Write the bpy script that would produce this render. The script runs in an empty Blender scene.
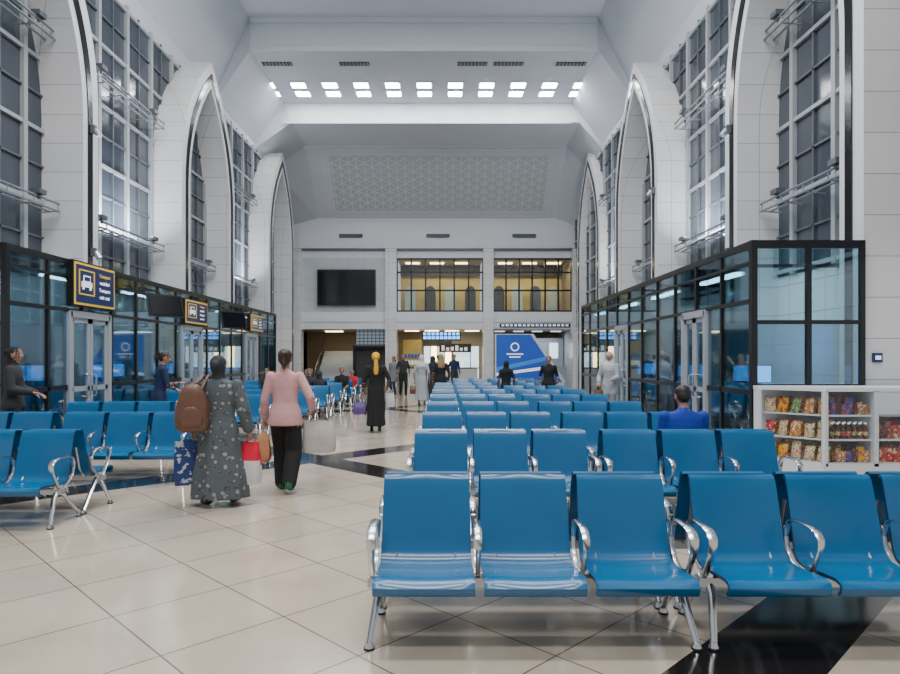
import bpy, bmesh, math, random
from mathutils import Vector, Matrix, kdtree
random.seed(7)
R=math.radians
SC=bpy.context.scene
COL=SC.collection

# ------------------------------------------------------------ materials
def newmat(name):
    m=bpy.data.materials.new(name); m.use_nodes=True
    nt=m.node_tree
    b=nt.nodes.get('Principled BSDF')
    return m,nt,b
def pm(name,col,rough=0.5,metal=0.0,noise=0.0,nscale=8.0,emit=None,es=0.0,bump=0.0,coat=0.0):
    m,nt,b=newmat(name)
    b.inputs['Base Color'].default_value=(*col,1)
    b.inputs['Roughness'].default_value=rough
    b.inputs['Metallic'].default_value=metal
    if coat:
        b.inputs['Coat Weight'].default_value=coat; b.inputs['Coat Roughness'].default_value=.12
    if emit:
        b.inputs['Emission Color'].default_value=(*emit,1)
        b.inputs['Emission Strength'].default_value=es
    if noise>0 or bump>0:
        g=nt.nodes.new('ShaderNodeNewGeometry')
        n=nt.nodes.new('ShaderNodeTexNoise'); n.inputs['Scale'].default_value=nscale
        n.inputs['Detail'].default_value=4
        nt.links.new(g.outputs['Position'],n.inputs['Vector'])
        if noise>0:
            mx=nt.nodes.new('ShaderNodeMix'); mx.data_type='RGBA'
            mx.inputs[6].default_value=(*[c*(1-noise) for c in col],1)
            mx.inputs[7].default_value=(*[min(1,c*(1+noise)) for c in col],1)
            nt.links.new(n.outputs['Fac'],mx.inputs[0])
            nt.links.new(mx.outputs[2],b.inputs['Base Color'])
        if bump>0:
            bp=nt.nodes.new('ShaderNodeBump'); bp.inputs['Strength'].default_value=bump
            bp.inputs['Distance'].default_value=0.02
            nt.links.new(n.outputs['Fac'],bp.inputs['Height'])
            nt.links.new(bp.outputs['Normal'],b.inputs['Normal'])
    return m
def math_node(nt,op,a,b=None,c=None):
    n=nt.nodes.new('ShaderNodeMath'); n.operation=op
    for i,v in enumerate([a,b,c]):
        if v is None: continue
        if isinstance(v,(int,float)): n.inputs[i].default_value=v
        else: nt.links.new(v,n.inputs[i])
    return n.outputs[0]
def tilewall(name,col,joint,w,h,rough=0.25,ms=0.006):
    m,nt,b=newmat(name)
    g=nt.nodes.new('ShaderNodeNewGeometry'); s=nt.nodes.new('ShaderNodeSeparateXYZ')
    nt.links.new(g.outputs['Position'],s.inputs[0])
    xy=math_node(nt,'ADD',s.outputs[0],s.outputs[1])
    cb=nt.nodes.new('ShaderNodeCombineXYZ')
    nt.links.new(xy,cb.inputs[0]); nt.links.new(s.outputs[2],cb.inputs[1])
    br=nt.nodes.new('ShaderNodeTexBrick'); br.offset=0.0
    br.inputs['Color1'].default_value=(*col,1); br.inputs['Color2'].default_value=(*[c*0.94 for c in col],1)
    br.inputs['Mortar'].default_value=(*joint,1); br.inputs['Scale'].default_value=1
    br.inputs['Mortar Size'].default_value=ms; br.inputs['Brick Width'].default_value=w; br.inputs['Row Height'].default_value=h
    nt.links.new(cb.outputs[0],br.inputs['Vector'])
    nt.links.new(br.outputs['Color'],b.inputs['Base Color'])
    b.inputs['Roughness'].default_value=rough
    return m
def floor_mat():
    m,nt,b=newmat('floor_tile')
    g=nt.nodes.new('ShaderNodeNewGeometry'); s=nt.nodes.new('ShaderNodeSeparateXYZ')
    nt.links.new(g.outputs['Position'],s.inputs[0])
    k=1/math.sqrt(2)
    u=math_node(nt,'MULTIPLY',math_node(nt,'ADD',s.outputs[0],s.outputs[1]),k)
    v=math_node(nt,'MULTIPLY',math_node(nt,'SUBTRACT',s.outputs[1],s.outputs[0]),k)
    P=7.3
    def band(c,c0):
        t=math_node(nt,'ADD',math_node(nt,'SUBTRACT',c,c0),P*20+P/2)
        t=math_node(nt,'MODULO',t,P)
        t=math_node(nt,'ABSOLUTE',math_node(nt,'SUBTRACT',t,P/2))
        return math_node(nt,'LESS_THAN',t,0.29)
    mk=math_node(nt,'MAXIMUM',band(u,5.7),band(v,1.22))
    cb=nt.nodes.new('ShaderNodeCombineXYZ')
    nt.links.new(math_node(nt,'ADD',u,0.11),cb.inputs[0]); nt.links.new(math_node(nt,'ADD',v,0.2),cb.inputs[1])
    br=nt.nodes.new('ShaderNodeTexBrick'); br.offset=0.0
    br.inputs['Color1'].default_value=(0.64,0.55,0.44,1); br.inputs['Color2'].default_value=(0.58,0.495,0.395,1)
    br.inputs['Mortar'].default_value=(0.15,0.125,0.10,1); br.inputs['Scale'].default_value=1
    br.inputs['Mortar Size'].default_value=0.005; br.inputs['Brick Width'].default_value=0.73; br.inputs['Row Height'].default_value=0.73
    nt.links.new(cb.outputs[0],br.inputs['Vector'])
    n=nt.nodes.new('ShaderNodeTexNoise'); n.inputs['Scale'].default_value=1.6; n.inputs['Detail'].default_value=6
    nt.links.new(g.outputs['Position'],n.inputs['Vector'])
    mx0=nt.nodes.new('ShaderNodeMix'); mx0.data_type='RGBA'; mx0.blend_type='MULTIPLY'
    mx0.inputs[0].default_value=0.35
    nt.links.new(br.outputs['Color'],mx0.inputs[6]); nt.links.new(n.outputs['Fac'],mx0.inputs[7])
    mx=nt.nodes.new('ShaderNodeMix'); mx.data_type='RGBA'
    nt.links.new(mk,mx.inputs[0]); nt.links.new(mx0.outputs[2],mx.inputs[6]); mx.inputs[7].default_value=(0.012,0.010,0.009,1)
    nt.links.new(mx.outputs[2],b.inputs['Base Color'])
    r=math_node(nt,'MULTIPLY_ADD',n.outputs['Fac'],0.10,0.07)
    nt.links.new(r,b.inputs['Roughness'])
    b.inputs['IOR'].default_value=1.65
    return m
def relief_mat():
    m,nt,b=newmat('relief_plaster')
    g=nt.nodes.new('ShaderNodeNewGeometry')
    s=nt.nodes.new('ShaderNodeSeparateXYZ'); nt.links.new(g.outputs['Position'],s.inputs[0])
    x=s.outputs[0]; z=math_node(nt,'MULTIPLY',s.outputs[2],1.45)
    tot=None
    for a in (0,60,120):
        ca,sa=math.cos(R(a)),math.sin(R(a))
        t=math_node(nt,'ADD',math_node(nt,'MULTIPLY',x,ca*7.5),math_node(nt,'MULTIPLY',z,sa*7.5))
        w=math_node(nt,'ABSOLUTE',math_node(nt,'SINE',t))
        w=math_node(nt,'LESS_THAN',w,0.22)
        tot=w if tot is None else math_node(nt,'MAXIMUM',tot,w)
    mx=nt.nodes.new('ShaderNodeMix'); mx.data_type='RGBA'
    mx.inputs[6].default_value=(0.50,0.55,0.57,1); mx.inputs[7].default_value=(0.66,0.72,0.73,1)
    nt.links.new(tot,mx.inputs[0]); nt.links.new(mx.outputs[2],b.inputs['Base Color'])
    bp=nt.nodes.new('ShaderNodeBump'); bp.inputs['Distance'].default_value=0.04; bp.inputs['Strength'].default_value=0.5
    nt.links.new(tot,bp.inputs['Height']); nt.links.new(bp.outputs['Normal'],b.inputs['Normal'])
    b.inputs['Roughness'].default_value=0.7
    return m
def glass_mat(name,tint,refl=0.12,rough=0.03,gl=(0.9,0.95,1)):
    m,nt,b=newmat(name)
    nt.nodes.remove(b)
    out=[n for n in nt.nodes if n.type=='OUTPUT_MATERIAL'][0]
    tr=nt.nodes.new('ShaderNodeBsdfTransparent'); tr.inputs[0].default_value=(*tint,1)
    gs=nt.nodes.new('ShaderNodeBsdfGlossy'); gs.inputs['Roughness'].default_value=rough; gs.inputs[0].default_value=(*gl,1)
    lw=nt.nodes.new('ShaderNodeLayerWeight'); lw.inputs[0].default_value=0.25
    f=math_node(nt,'MULTIPLY_ADD',lw.outputs['Fresnel'],0.8,refl)
    f=math_node(nt,'MINIMUM',f,0.9)
    mx=nt.nodes.new('ShaderNodeMixShader')
    nt.links.new(f,mx.inputs[0]); nt.links.new(tr.outputs[0],mx.inputs[1]); nt.links.new(gs.outputs[0],mx.inputs[2])
    nt.links.new(mx.outputs[0],out.inputs[0])
    return m
def floral_mat():
    m,nt,b=newmat('floral_fabric')
    g=nt.nodes.new('ShaderNodeNewGeometry')
    v=nt.nodes.new('ShaderNodeTexVoronoi'); v.inputs['Scale'].default_value=15
    n=nt.nodes.new('ShaderNodeTexNoise'); n.inputs['Scale'].default_value=20; n.inputs['Detail'].default_value=3
    nt.links.new(g.outputs['Position'],v.inputs['Vector']); nt.links.new(g.outputs['Position'],n.inputs['Vector'])
    cr=nt.nodes.new('ShaderNodeValToRGB')
    e=cr.color_ramp.elements
    e[0].position=0.16; e[0].color=(0.30,0.28,0.27,1)
    e[1].position=0.62; e[1].color=(0.085,0.10,0.11,1)
    x=cr.color_ramp.elements.new(0.28); x.color=(0.15,0.17,0.18,1)
    x=cr.color_ramp.elements.new(0.40); x.color=(0.035,0.045,0.055,1)
    x=cr.color_ramp.elements.new(0.5); x.color=(0.10,0.12,0.13,1)
    d=math_node(nt,'ADD',v.outputs['Distance'],math_node(nt,'MULTIPLY_ADD',n.outputs['Fac'],0.8,-0.4))
    nt.links.new(d,cr.inputs[0]); nt.links.new(cr.outputs[0],b.inputs['Base Color'])
    b.inputs['Roughness'].default_value=0.85
    return m

M={}
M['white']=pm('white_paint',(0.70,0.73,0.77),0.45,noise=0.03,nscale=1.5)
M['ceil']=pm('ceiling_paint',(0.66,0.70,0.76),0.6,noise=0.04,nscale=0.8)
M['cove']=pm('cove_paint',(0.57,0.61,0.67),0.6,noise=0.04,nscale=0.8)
M['tile']=tilewall('white_wall_tile',(0.71,0.71,0.72),(0.26,0.28,0.31),1.3,0.62,rough=.2)
M['bwtile']=tilewall('grey_wall_tile',(0.56,0.6,0.63),(0.3,0.34,0.38),0.9,0.6)
M['mosaic']=tilewall('mosaic_tile',(0.34,0.42,0.48),(0.1,0.13,0.16),0.22,0.18,ms=0.03)
M['floor']=floor_mat()
M['relief']=relief_mat()
M['blackframe']=pm('black_frame',(0.007,0.008,0.010),0.35)
M['stripe']=pm('black_granite_stripe',(0.008,0.009,0.012),0.15)
M['mullion']=pm('grey_mullion',(0.10,0.115,0.135),0.4,metal=0.2)
M['mulllight']=pm('light_mullion',(0.40,0.43,0.46),0.4,metal=0.2)
M['railgrey']=pm('rail_grey',(0.26,0.29,0.32),0.4,metal=0.4)
M['winglass']=pm('night_window_glass',(0.05,0.062,0.082),0.10,noise=0.5,nscale=0.45)
M['glass']=glass_mat('booth_glass',(0.60,0.80,0.86),0.12)
M['clear']=glass_mat('clear_glass',(0.93,0.96,0.97),0.03)
M['chrome']=pm('polished_aluminium',(0.62,0.64,0.66),0.22,metal=1.0)
M['steel']=pm('brushed_steel',(0.5,0.53,0.56),0.35,metal=0.9)
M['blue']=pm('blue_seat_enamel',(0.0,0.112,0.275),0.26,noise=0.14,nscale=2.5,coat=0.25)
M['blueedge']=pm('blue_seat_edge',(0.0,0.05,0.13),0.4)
M['black']=pm('black_plastic',(0.01,0.01,0.012),0.5)
M['screen']=pm('screen_black',(0.004,0.005,0.008),0.12)
M['signblue']=pm('sign_blue',(0.005,0.018,0.085),0.3,emit=(0.01,0.03,0.14),es=0.2)
M['signyel']=pm('sign_yellow',(0.8,0.5,0.05),0.4,emit=(0.9,0.55,0.05),es=0.25)
M['signwht']=pm('sign_white',(0.9,0.9,0.9),0.4,emit=(0.9,0.95,1),es=0.5)
M['lamp']=pm('lamp_panel',(1,1,1),0.4,emit=(0.98,0.98,1.0),es=42)
M['fillstrip']=pm('fill_strip',(1,1,1),0.4,emit=(0.75,0.92,1.0),es=28)  # glow for added fill strips that brighten the booth interiors
M['warm']=pm('warm_lamp',(1,0.9,0.6),0.4,emit=(1.0,0.8,0.4),es=8)
M['warmwall']=pm('warm_wall',(0.58,0.45,0.16),0.6,noise=0.35,nscale=1.2)
M['beige']=pm('beige_plaster',(0.36,0.28,0.19),0.7,noise=0.1)
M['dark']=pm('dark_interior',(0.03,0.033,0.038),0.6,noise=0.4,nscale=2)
M['teal']=pm('booth_wall',(0.38,0.50,0.56),0.6,noise=0.15,nscale=0.9)
M['led']=pm('led_blue',(0.02,0.1,0.6),0.4,emit=(0.15,0.45,1.0),es=3)
M['poster']=pm('poster_blue',(0.01,0.07,0.36),0.35,emit=(0.02,0.11,0.6),es=0.3)
M['posterlight']=pm('poster_light_blue',(0.04,0.22,0.6),0.35,emit=(0.05,0.25,0.7),es=0.3)
M['ledwhite']=pm('led_white',(0.7,0.8,0.9),0.4,emit=(0.7,0.85,1.0),es=1.6)
M['vent']=pm('vent_grey',(0.08,0.10,0.12),0.6)
M['skin']=pm('skin',(0.40,0.215,0.14),0.55,noise=0.06)
M['skinlip']=pm('lips',(0.3,0.09,0.08),0.5)
M['eyew']=pm('eye_white',(0.7,0.7,0.7),0.3)
M['hairblk']=pm('black_hair',(0.010,0.008,0.008),0.5,noise=0.4,nscale=60,bump=0.4)
M['hairbrn']=pm('brown_hair',(0.04,0.02,0.012),0.5,noise=0.4,nscale=60,bump=0.4)
M['hairbld']=pm('blond_hair',(0.35,0.22,0.10),0.5,noise=0.3,nscale=60)
M['floral']=floral_mat()
M['scarfteal']=pm('patterned_scarf',(0.022,0.027,0.034),0.8,noise=0.6,nscale=30)
def cloth(n,c,noise=0.12): return pm(n,c,0.85,noise=noise,nscale=12,bump=0.25)
M['pink']=cloth('pink_blazer',(0.62,0.34,0.34))
M['blackc']=cloth('black_cloth',(0.009,0.009,0.011),0.3)
M['navy']=cloth('navy_cloth',(0.01,0.022,0.075))
M['darkgrey']=cloth('dark_grey_cloth',(0.025,0.028,0.032))
M['grey']=cloth('grey_cloth',(0.2,0.22,0.25))
M['lgrey']=cloth('light_grey_cloth',(0.36,0.39,0.44))
M['whitec']=cloth('white_cloth',(0.62,0.62,0.64))
M['yellow']=cloth('yellow_scarf',(0.75,0.40,0.02))
M['royal']=cloth('royal_blue_cloth',(0.005,0.04,0.34))
M['red']=cloth('red_cloth',(0.5,0.02,0.04))
M['green']=pm('green_shoe',(0.02,0.16,0.08),0.4)
M['leather']=pm('brown_leather',(0.13,0.06,0.038),0.42,noise=0.35,nscale=14,bump=0.5)
M['redbag']=pm('red_plastic_bag',(0.66,0.01,0.04),0.3,noise=0.2,nscale=9,bump=0.6)
M['orangebag']=pm('orange_plastic_bag',(0.62,0.28,0.15),0.3,noise=0.3,nscale=12,bump=0.8)
M['creambag']=pm('cream_canvas',(0.50,0.46,0.42),0.7,noise=0.15,nscale=14,bump=0.3)
M['purple']=pm('purple_nylon',(0.10,0.05,0.22),0.5,noise=0.2,bump=0.4)
def spotted(name,c1,c2,sc,th):
    m,nt,b=newmat(name)
    g=nt.nodes.new('ShaderNodeNewGeometry'); n=nt.nodes.new('ShaderNodeTexNoise'); n.inputs['Scale'].default_value=sc
    nt.links.new(g.outputs['Position'],n.inputs['Vector'])
    t=math_node(nt,'GREATER_THAN',n.outputs['Fac'],th)
    mx=nt.nodes.new('ShaderNodeMix'); mx.data_type='RGBA'; mx.inputs[6].default_value=(*c1,1); mx.inputs[7].default_value=(*c2,1)
    nt.links.new(t,mx.inputs[0]); nt.links.new(mx.outputs[2],b.inputs['Base Color']); b.inputs['Roughness'].default_value=.4
    return m
M['bluebag']=spotted('blue_printed_bag',(0.012,0.035,0.17),(0.45,0.5,0.58),17,0.60)

# ------------------------------------------------------------ mesh builder
class MB:
    def __init__(s): s.v=[];s.f=[];s.m=[];s.mats=[]
    def mi(s,k):
        mt=M[k] if isinstance(k,str) else k
        if mt not in s.mats: s.mats.append(mt)
        return s.mats.index(mt)
    def add(s,vs,fs,k):
        o=len(s.v); s.v+= [tuple(p) for p in vs]; i=s.mi(k)
        for f in fs: s.f.append([o+j for j in f]); s.m.append(i)
    def poly(s,pts,k): s.add(pts,[list(range(len(pts)))],k)
    def boxb(s,x0,x1,y0,y1,z0,z1,k):
        s.add([(x0,y0,z0),(x1,y0,z0),(x1,y1,z0),(x0,y1,z0),(x0,y0,z1),(x1,y0,z1),(x1,y1,z1),(x0,y1,z1)],
              [(3,2,1,0),(4,5,6,7),(0,1,5,4),(1,2,6,5),(2,3,7,6),(3,0,4,7)],k)
    def box(s,c,sz,k,mat=None):
        a=[]
        for dz in(-.5,.5):
            for dx,dy in((-.5,-.5),(.5,-.5),(.5,.5),(-.5,.5)):
                p=Vector((dx*sz[0],dy*sz[1],dz*sz[2]))
                if mat: p=mat@p
                a.append(p+Vector(c))
        s.add(a,[(3,2,1,0),(4,5,6,7),(0,1,5,4),(1,2,6,5),(2,3,7,6),(3,0,4,7)],k)
    def tube(s,pts,r,k,seg=8,ref=(1,0,0),flat=1.0,cap=True):
        pts=[Vector(p) for p in pts]; n=len(pts)
        rs=r if isinstance(r,(list,tuple)) else [r]*n
        vs=[];fs=[]
        for i,p in enumerate(pts):
            t=(pts[min(i+1,n-1)]-pts[max(i-1,0)]).normalized()
            a=Vector(ref)-t*t.dot(Vector(ref))
            if a.length<1e-3: a=Vector((0,1,0))-t*t.y
            if a.length<1e-3: a=Vector((0,0,1))
            a.normalize(); b=t.cross(a)
            for j in range(seg):
                an=2*math.pi*(j+0.5)/seg
                vs.append(p+a*math.cos(an)*rs[i]+b*math.sin(an)*rs[i]*flat)
        for i in range(n-1):
            for j in range(seg):
                j2=(j+1)%seg
                fs.append((i*seg+j,i*seg+j2,(i+1)*seg+j2,(i+1)*seg+j))
        if cap:
            fs.append(list(range(seg))[::-1]); fs.append([(n-1)*seg+j for j in range(seg)])
        s.add(vs,fs,k)
    def ell(s,c,r,k,nu=12,nv=8,mat=None):
        vs=[];fs=[]
        for i in range(nv+1):
            th=math.pi*i/nv
            for j in range(nu):
                ph=2*math.pi*j/nu
                p=Vector((r[0]*math.sin(th)*math.cos(ph),r[1]*math.sin(th)*math.sin(ph),r[2]*math.cos(th)))
                if mat: p=mat@p
                vs.append(p+Vector(c))
        for i in range(nv):
            for j in range(nu):
                j2=(j+1)%nu
                fs.append((i*nu+j,(i+1)*nu+j,(i+1)*nu+j2,i*nu+j2))
        s.add(vs,fs,k)
    def mesh(s,name,smooth=False):
        me=bpy.data.meshes.new(name); me.from_pydata(s.v,[],s.f)
        for m in s.mats: me.materials.append(m)
        me.polygons.foreach_set('material_index',s.m)
        bm=bmesh.new(); bm.from_mesh(me)
        bmesh.ops.remove_doubles(bm,verts=bm.verts,dist=1e-5)
        bmesh.ops.recalc_face_normals(bm,faces=bm.faces)
        bm.to_mesh(me); bm.free()
        if smooth:
            me.polygons.foreach_set('use_smooth',[True]*len(me.polygons))
            try: me.set_sharp_from_angle(angle=R(40))
            except Exception: pass
        me.update()
        return me
    def obj(s,name,smooth=False,parent=None,bevel=0):
        o=bpy.data.objects.new(name,s.mesh(name,smooth)); COL.objects.link(o)
        if parent: o.parent=parent
        if bevel:
            b=o.modifiers.new('b','BEVEL'); b.width=bevel; b.segments=2; b.limit_method='ANGLE'
        return o
def text(s,loc,rot,size,mat,parent,name='lettering',ext=0.004):
    cu=bpy.data.curves.new(name,'FONT'); cu.body=s; cu.size=size; cu.extrude=ext; cu.align_x='CENTER'; cu.align_y='CENTER'
    o=bpy.data.objects.new(name,cu); COL.objects.link(o)
    o.location=loc; o.rotation_euler=rot; cu.materials.append(M[mat]); o.parent=parent
    return o

# ------------------------------------------------------------ camera
cam=bpy.data.cameras.new('camera'); co=bpy.data.objects.new('camera',cam); COL.objects.link(co)
cam.sensor_width=36; cam.lens=26.0; cam.shift_x=5/900; cam.shift_y=22/900; cam.clip_end=200
co.location=(0,0,1.55); co.rotation_euler=(R(90),0,0)
SC.camera=co

# ------------------------------------------------------------ room shell
XL,XR=-8.7,7.2; FL,FR=-7.8,6.3; YB=36.0; XC=-0.8
b=MB(); b.boxb(XL-0.3,XR+0.3,-7,42,-0.2,0,'floor'); b.obj('floor')
b=MB()
HW=6.6
XC2=XC+.35
st=[(-7,11.7,14.5,XC),(24.7,11.7,14.5,XC),(24.7,11.4,13.3,XC),(29.8,11.4,13.3,XC),(29.8,11.2,12.4,XC2),(33,11.2,12.35,XC2),(36,8.9,9.35,XC2)]
for i in range(len(st)-1):
    y0,w0,c0,xc0=st[i]; y1,w1,c1,xc1=st[i+1]
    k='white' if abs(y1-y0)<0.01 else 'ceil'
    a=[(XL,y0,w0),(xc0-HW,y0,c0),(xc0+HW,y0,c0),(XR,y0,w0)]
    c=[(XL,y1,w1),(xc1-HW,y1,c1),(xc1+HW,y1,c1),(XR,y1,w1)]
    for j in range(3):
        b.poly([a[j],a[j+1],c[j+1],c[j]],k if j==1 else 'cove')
b.obj('ceiling')
b=MB()
b.boxb(XC-HW,XC+HW,24.62,24.7,13.22,13.42,'white')
b.boxb(XC-HW,XC+HW,24.6,24.7,14.3,14.5,'white')
b.boxb(XC-HW,XC+HW,29.7,29.8,12.32,12.5,'white')
b.boxb(XC-HW,XC+HW,32.9,33.02,12.25,12.37,'white')
for yy in (14.5,19.5):
    b.boxb(XC-HW,XC+HW,yy,yy+0.2,14.3,14.5,'white')
b.obj('trim_1')
nrm=Vector((0,-1,-1)).normalized()
def onslope(x,t,off=0.03):
    return Vector((x,33,12.35))+Vector((0,3,-3.0))*t+nrm*off
b=MB()
x0,x1=-6.35,5.72
def qslope(x0,x1,t0,t1,o,k): b.poly([onslope(x0,t0,o),onslope(x1,t0,o),onslope(x1,t1,o),onslope(x0,t1,o)],k)
qslope(x0,x1,0.03,0.96,0.04,'ceil')
qslope(x0+.35,x1-.35,0.11,0.88,0.05,'relief')
for (a0,a1,t0,t1) in ((x0,x1,0.02,0.045),(x0,x1,0.945,0.97),(x0,x0+.12,0.02,.97),(x1-.12,x1,.02,.97),(x0+.3,x1-.3,0.09,0.11),(x0+.3,x1-.3,0.88,0.90),(x0+.3,x0+.38,.09,.9),(x1-.38,x1-.3,.09,.9)):
    qslope(a0,a1,t0,t1,0.08,'white')
b.obj('relief_wall_panel')
for side,X,nm in ((-1,XL,'left'),(1,XR,'right')):
    b=MB()
    xa,xb=sorted((X,X+side*0.3))
    b.boxb(xa,xb,-7,42,0,3.3,'tile')
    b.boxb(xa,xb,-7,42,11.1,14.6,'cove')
    b.obj('wall_'+nm)
    b=MB()
    b.boxb(min(X,X+side*.1),max(X,X+side*.1),-7,36,3.3,11.1,'winglass')
    y=-6.8; i=0
    while y<36:
        w=0.05 if i%2 else 0.12
        mx='mullion' if i%2 else 'mulllight'
        d=.05 if i%2 else .09
        b.boxb(min(X,X-side*d),max(X,X-side*d),y-w/2,y+w/2,3.3,11.15,mx)
        y+=0.72; i+=1
    z=3.4;i=0
    while z<11.2:
        w=0.045 if i%2 else 0.08
        d=.05 if i%2 else .07
        b.boxb(min(X,X-side*d),max(X,X-side*d),-7,36,z-w/2,z+w/2,'mullion' if i%2 else 'mulllight')
        z+=0.76;i+=1
    b.obj('window_1' if side<0 else 'window_2')
def contour(w,zs,za,yc,n=20):
    p=[(yc-w,0.0),(yc-w,zs*0.5)]
    L=[]
    for i in range(n+1):
        a=i/n
        L.append((w*(1-a**2.3),zs+(za-zs)*a))
    p+=[(yc-q[0],q[1]) for q in L]
    p+=[(yc+q[0],q[1]) for q in L[::-1][1:]]
    p+=[(yc+w,zs*0.5),(yc+w,0.0)]
    return p
def portal(side,yc,nm):
    xf=FL if side<0 else FR; xb=XL if side<0 else XR
    if side>0 and yc>30: xf=6.85
    O=contour(2.42,7.0,11.45,yc); I=contour(1.82,6.5,10.6,yc)
    b=MB()
    n=len(O)
    def lerp(t): return [(I[i][0]+(O[i][0]-I[i][0])*t,I[i][1]+(O[i][1]-I[i][1])*t) for i in range(n)]
    for i in range(n-1):
        def q(A,B,xa,xb_,k): b.poly([(xa,A[i][0],A[i][1]),(xa,A[i+1][0],A[i+1][1]),(xb_,B[i+1][0],B[i+1][1]),(xb_,B[i][0],B[i][1])],k)
        q(O,O,xf,xb,'tile'); q(I,I,xf,xb,'tile')
        q(I,O,xf,xf,'white')
    A=lerp(0.28);B=lerp(0.56); xs=xf-side*0.025
    for i in range(n-1):
        b.poly([(xs,A[i][0],A[i][1]),(xs,A[i+1][0],A[i+1][1]),(xs,B[i+1][0],B[i+1][1]),(xs,B[i][0],B[i][1])],'stripe')
        for P_ in (A,B):
            b.poly([(xs,P_[i][0],P_[i][1]),(xs,P_[i+1][0],P_[i+1][1]),(xf,P_[i+1][0],P_[i+1][1]),(xf,P_[i][0],P_[i][1])],'stripe')
    b.obj(nm)
for side in(-1,1):
    for yc in (2.7,12.2,21.7,31.2):
        portal(side,yc,'arch_pilaster')
def rail(side,y0,y1,z):
    X=(XL if side<0 else XR)-side*0.45
    b=MB(); Xw=X+side*0.42
    for dz in (0,0.16): b.tube([(X,y0,z+dz),(X,y1,z+dz)],0.025,'railgrey',6)
    b.tube([(X+side*.2,y0,z),(X+side*.2,y1,z)],0.025,'railgrey',6)
    y=y0+.15
    while y<y1:
        b.tube([(X,y,z),(X,y,z+.16)],0.013,'railgrey',5)
        b.tube([(X,y,z),(Xw,y,z-.03)],0.015,'railgrey',5)
        y+=0.8
    for yy in (y0+.7,y1-.7):
        b.boxb(X-.09,X+.09,yy-.12,yy+.12,z+.2,z+.3,'mullion'); b.boxb(X-.02,X+.02,yy-.02,yy+.02,z+.1,z+.21,'mullion')
    b.obj('window_service_rail',)
for side in(-1,1):
    for (y0,y1) in ((10.5,13.9),(14.9,19.1),(20.0,23.4),(24.4,28.6)):
        rail(side,y0,y1,4.7)
    for (y0,y1) in ((10.5,13.9),(14.9,19.1),(24.4,28.6)): rail(side,y0,y1,8.3)
def spot(x,y,z,side):
    b=MB(); b.boxb(min(x,x-side*.12),max(x,x-side*.12),y-.05,y+.05,z-.09,z+.09,'mullion')
    b.tube([(x-side*.12,y,z),(x-side*.2,y,z-.14)],[.05,.07],'steel',8); b.obj('wall_spotlight')
for z in(3.9,6.6): spot(FR,14.3,z,1); spot(FL,14.3,z,-1); spot(FR,19.5,z,1)

b=MB()
for i in range(11):
    x=(268-445)/650*28+ i*1.345
    for yy in(27.85,28.75):
        b.boxb(x-.36,x+.36,yy-.3,yy+.3,13.27,13.31,'white')
        b.boxb(x-.29,x+.29,yy-.24,yy+.24,13.255,13.28,'lamp')
b.obj('ceiling_light_array')
b=MB()
for px in (278,355,472,508,570):
    x=(px-445)/650*26
    b.boxb(x-.6,x+.6,25.7,26.0,13.27,13.3,'vent')
    for q in range(9): b.boxb(x-.6+q*.14,x-.57+q*.14,25.7,26.0,13.25,13.275,'mulllight')
for px in (351,438,524):
    x=(px-445)/650*36
    b.boxb(x-.65,x+.65,35.9,35.97,8.28,8.46,'vent')
b.obj('ceiling_vent_grilles')

# ------------------------------------------------------------ back wall
b=MB()
Y0,Y1=36,36.3
b.boxb(XL,XR,Y0,Y1,7.14,9.6,'white')
b.boxb(XL,XR,35.85,Y0,7.55,7.66,'mullion')
b.boxb(XL,XR,35.8,Y1,3.2,4.15,'white')
b.boxb(XL,XR,35.78,35.8,3.55,3.6,'mulllight')
for a,c in((XL,-7.9),(-3.27,-2.66),(2.1,2.66),(7.0,XR)):
    b.boxb(a,c,35.6,Y1,0,7.6,'tile')
b.boxb(-7.9,-3.27,Y0,Y1,4.15,7.14,'bwtile')
for a,c in((-2.66,2.1),(2.66,7.0)):
    b.boxb(a,c,39,39.2,4.15,7.14,'warmwall'); b.boxb(a,c,36.3,39,7.1,7.2,'beige'); b.boxb(a,c,36.3,39,4.1,4.16,'beige')
    for k in range(3): b.boxb(a+.4+k*1.4,a+1.2+k*1.4,37.3,37.5,7.02,7.09,'warm')
b.boxb(XL,XR,41,41.2,0,3.3,'beige'); b.boxb(XL,XR,36.3,41.2,3.2,3.3,'beige')
b.boxb(-3.1,-2.9,36.3,41,0,3.2,'bwtile'); b.boxb(2.3,2.5,36.3,41,0,3.2,'bwtile')
b.boxb(XL-.3,XL,36,42,0,8,'beige'); b.boxb(XR,XR+.3,36,42,0,8,'beige')
b.boxb(XR-.05,XR,36.3,41,0,3.2,'bwtile')
for k in range(4): b.boxb(-2.3+k*1.15,-1.5+k*1.15,37.2,37.5,3.14,3.19,'warm')
for k in range(4): b.boxb(2.9+k*1.1,3.5+k*1.1,38,38.2,3.14,3.19,'ledwhite')
b.boxb(-7,-6,38,38.3,3.14,3.19,'warm')
b.boxb(-4.9,-3.3,35.95,36.05,2.3,3.2,'mosaic')
b.boxb(-5.0,-3.27,35.96,36.1,2.2,2.3,'blackframe')
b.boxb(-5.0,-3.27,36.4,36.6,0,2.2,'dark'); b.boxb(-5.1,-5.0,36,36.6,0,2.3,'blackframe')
b.obj('wall_back')
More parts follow.
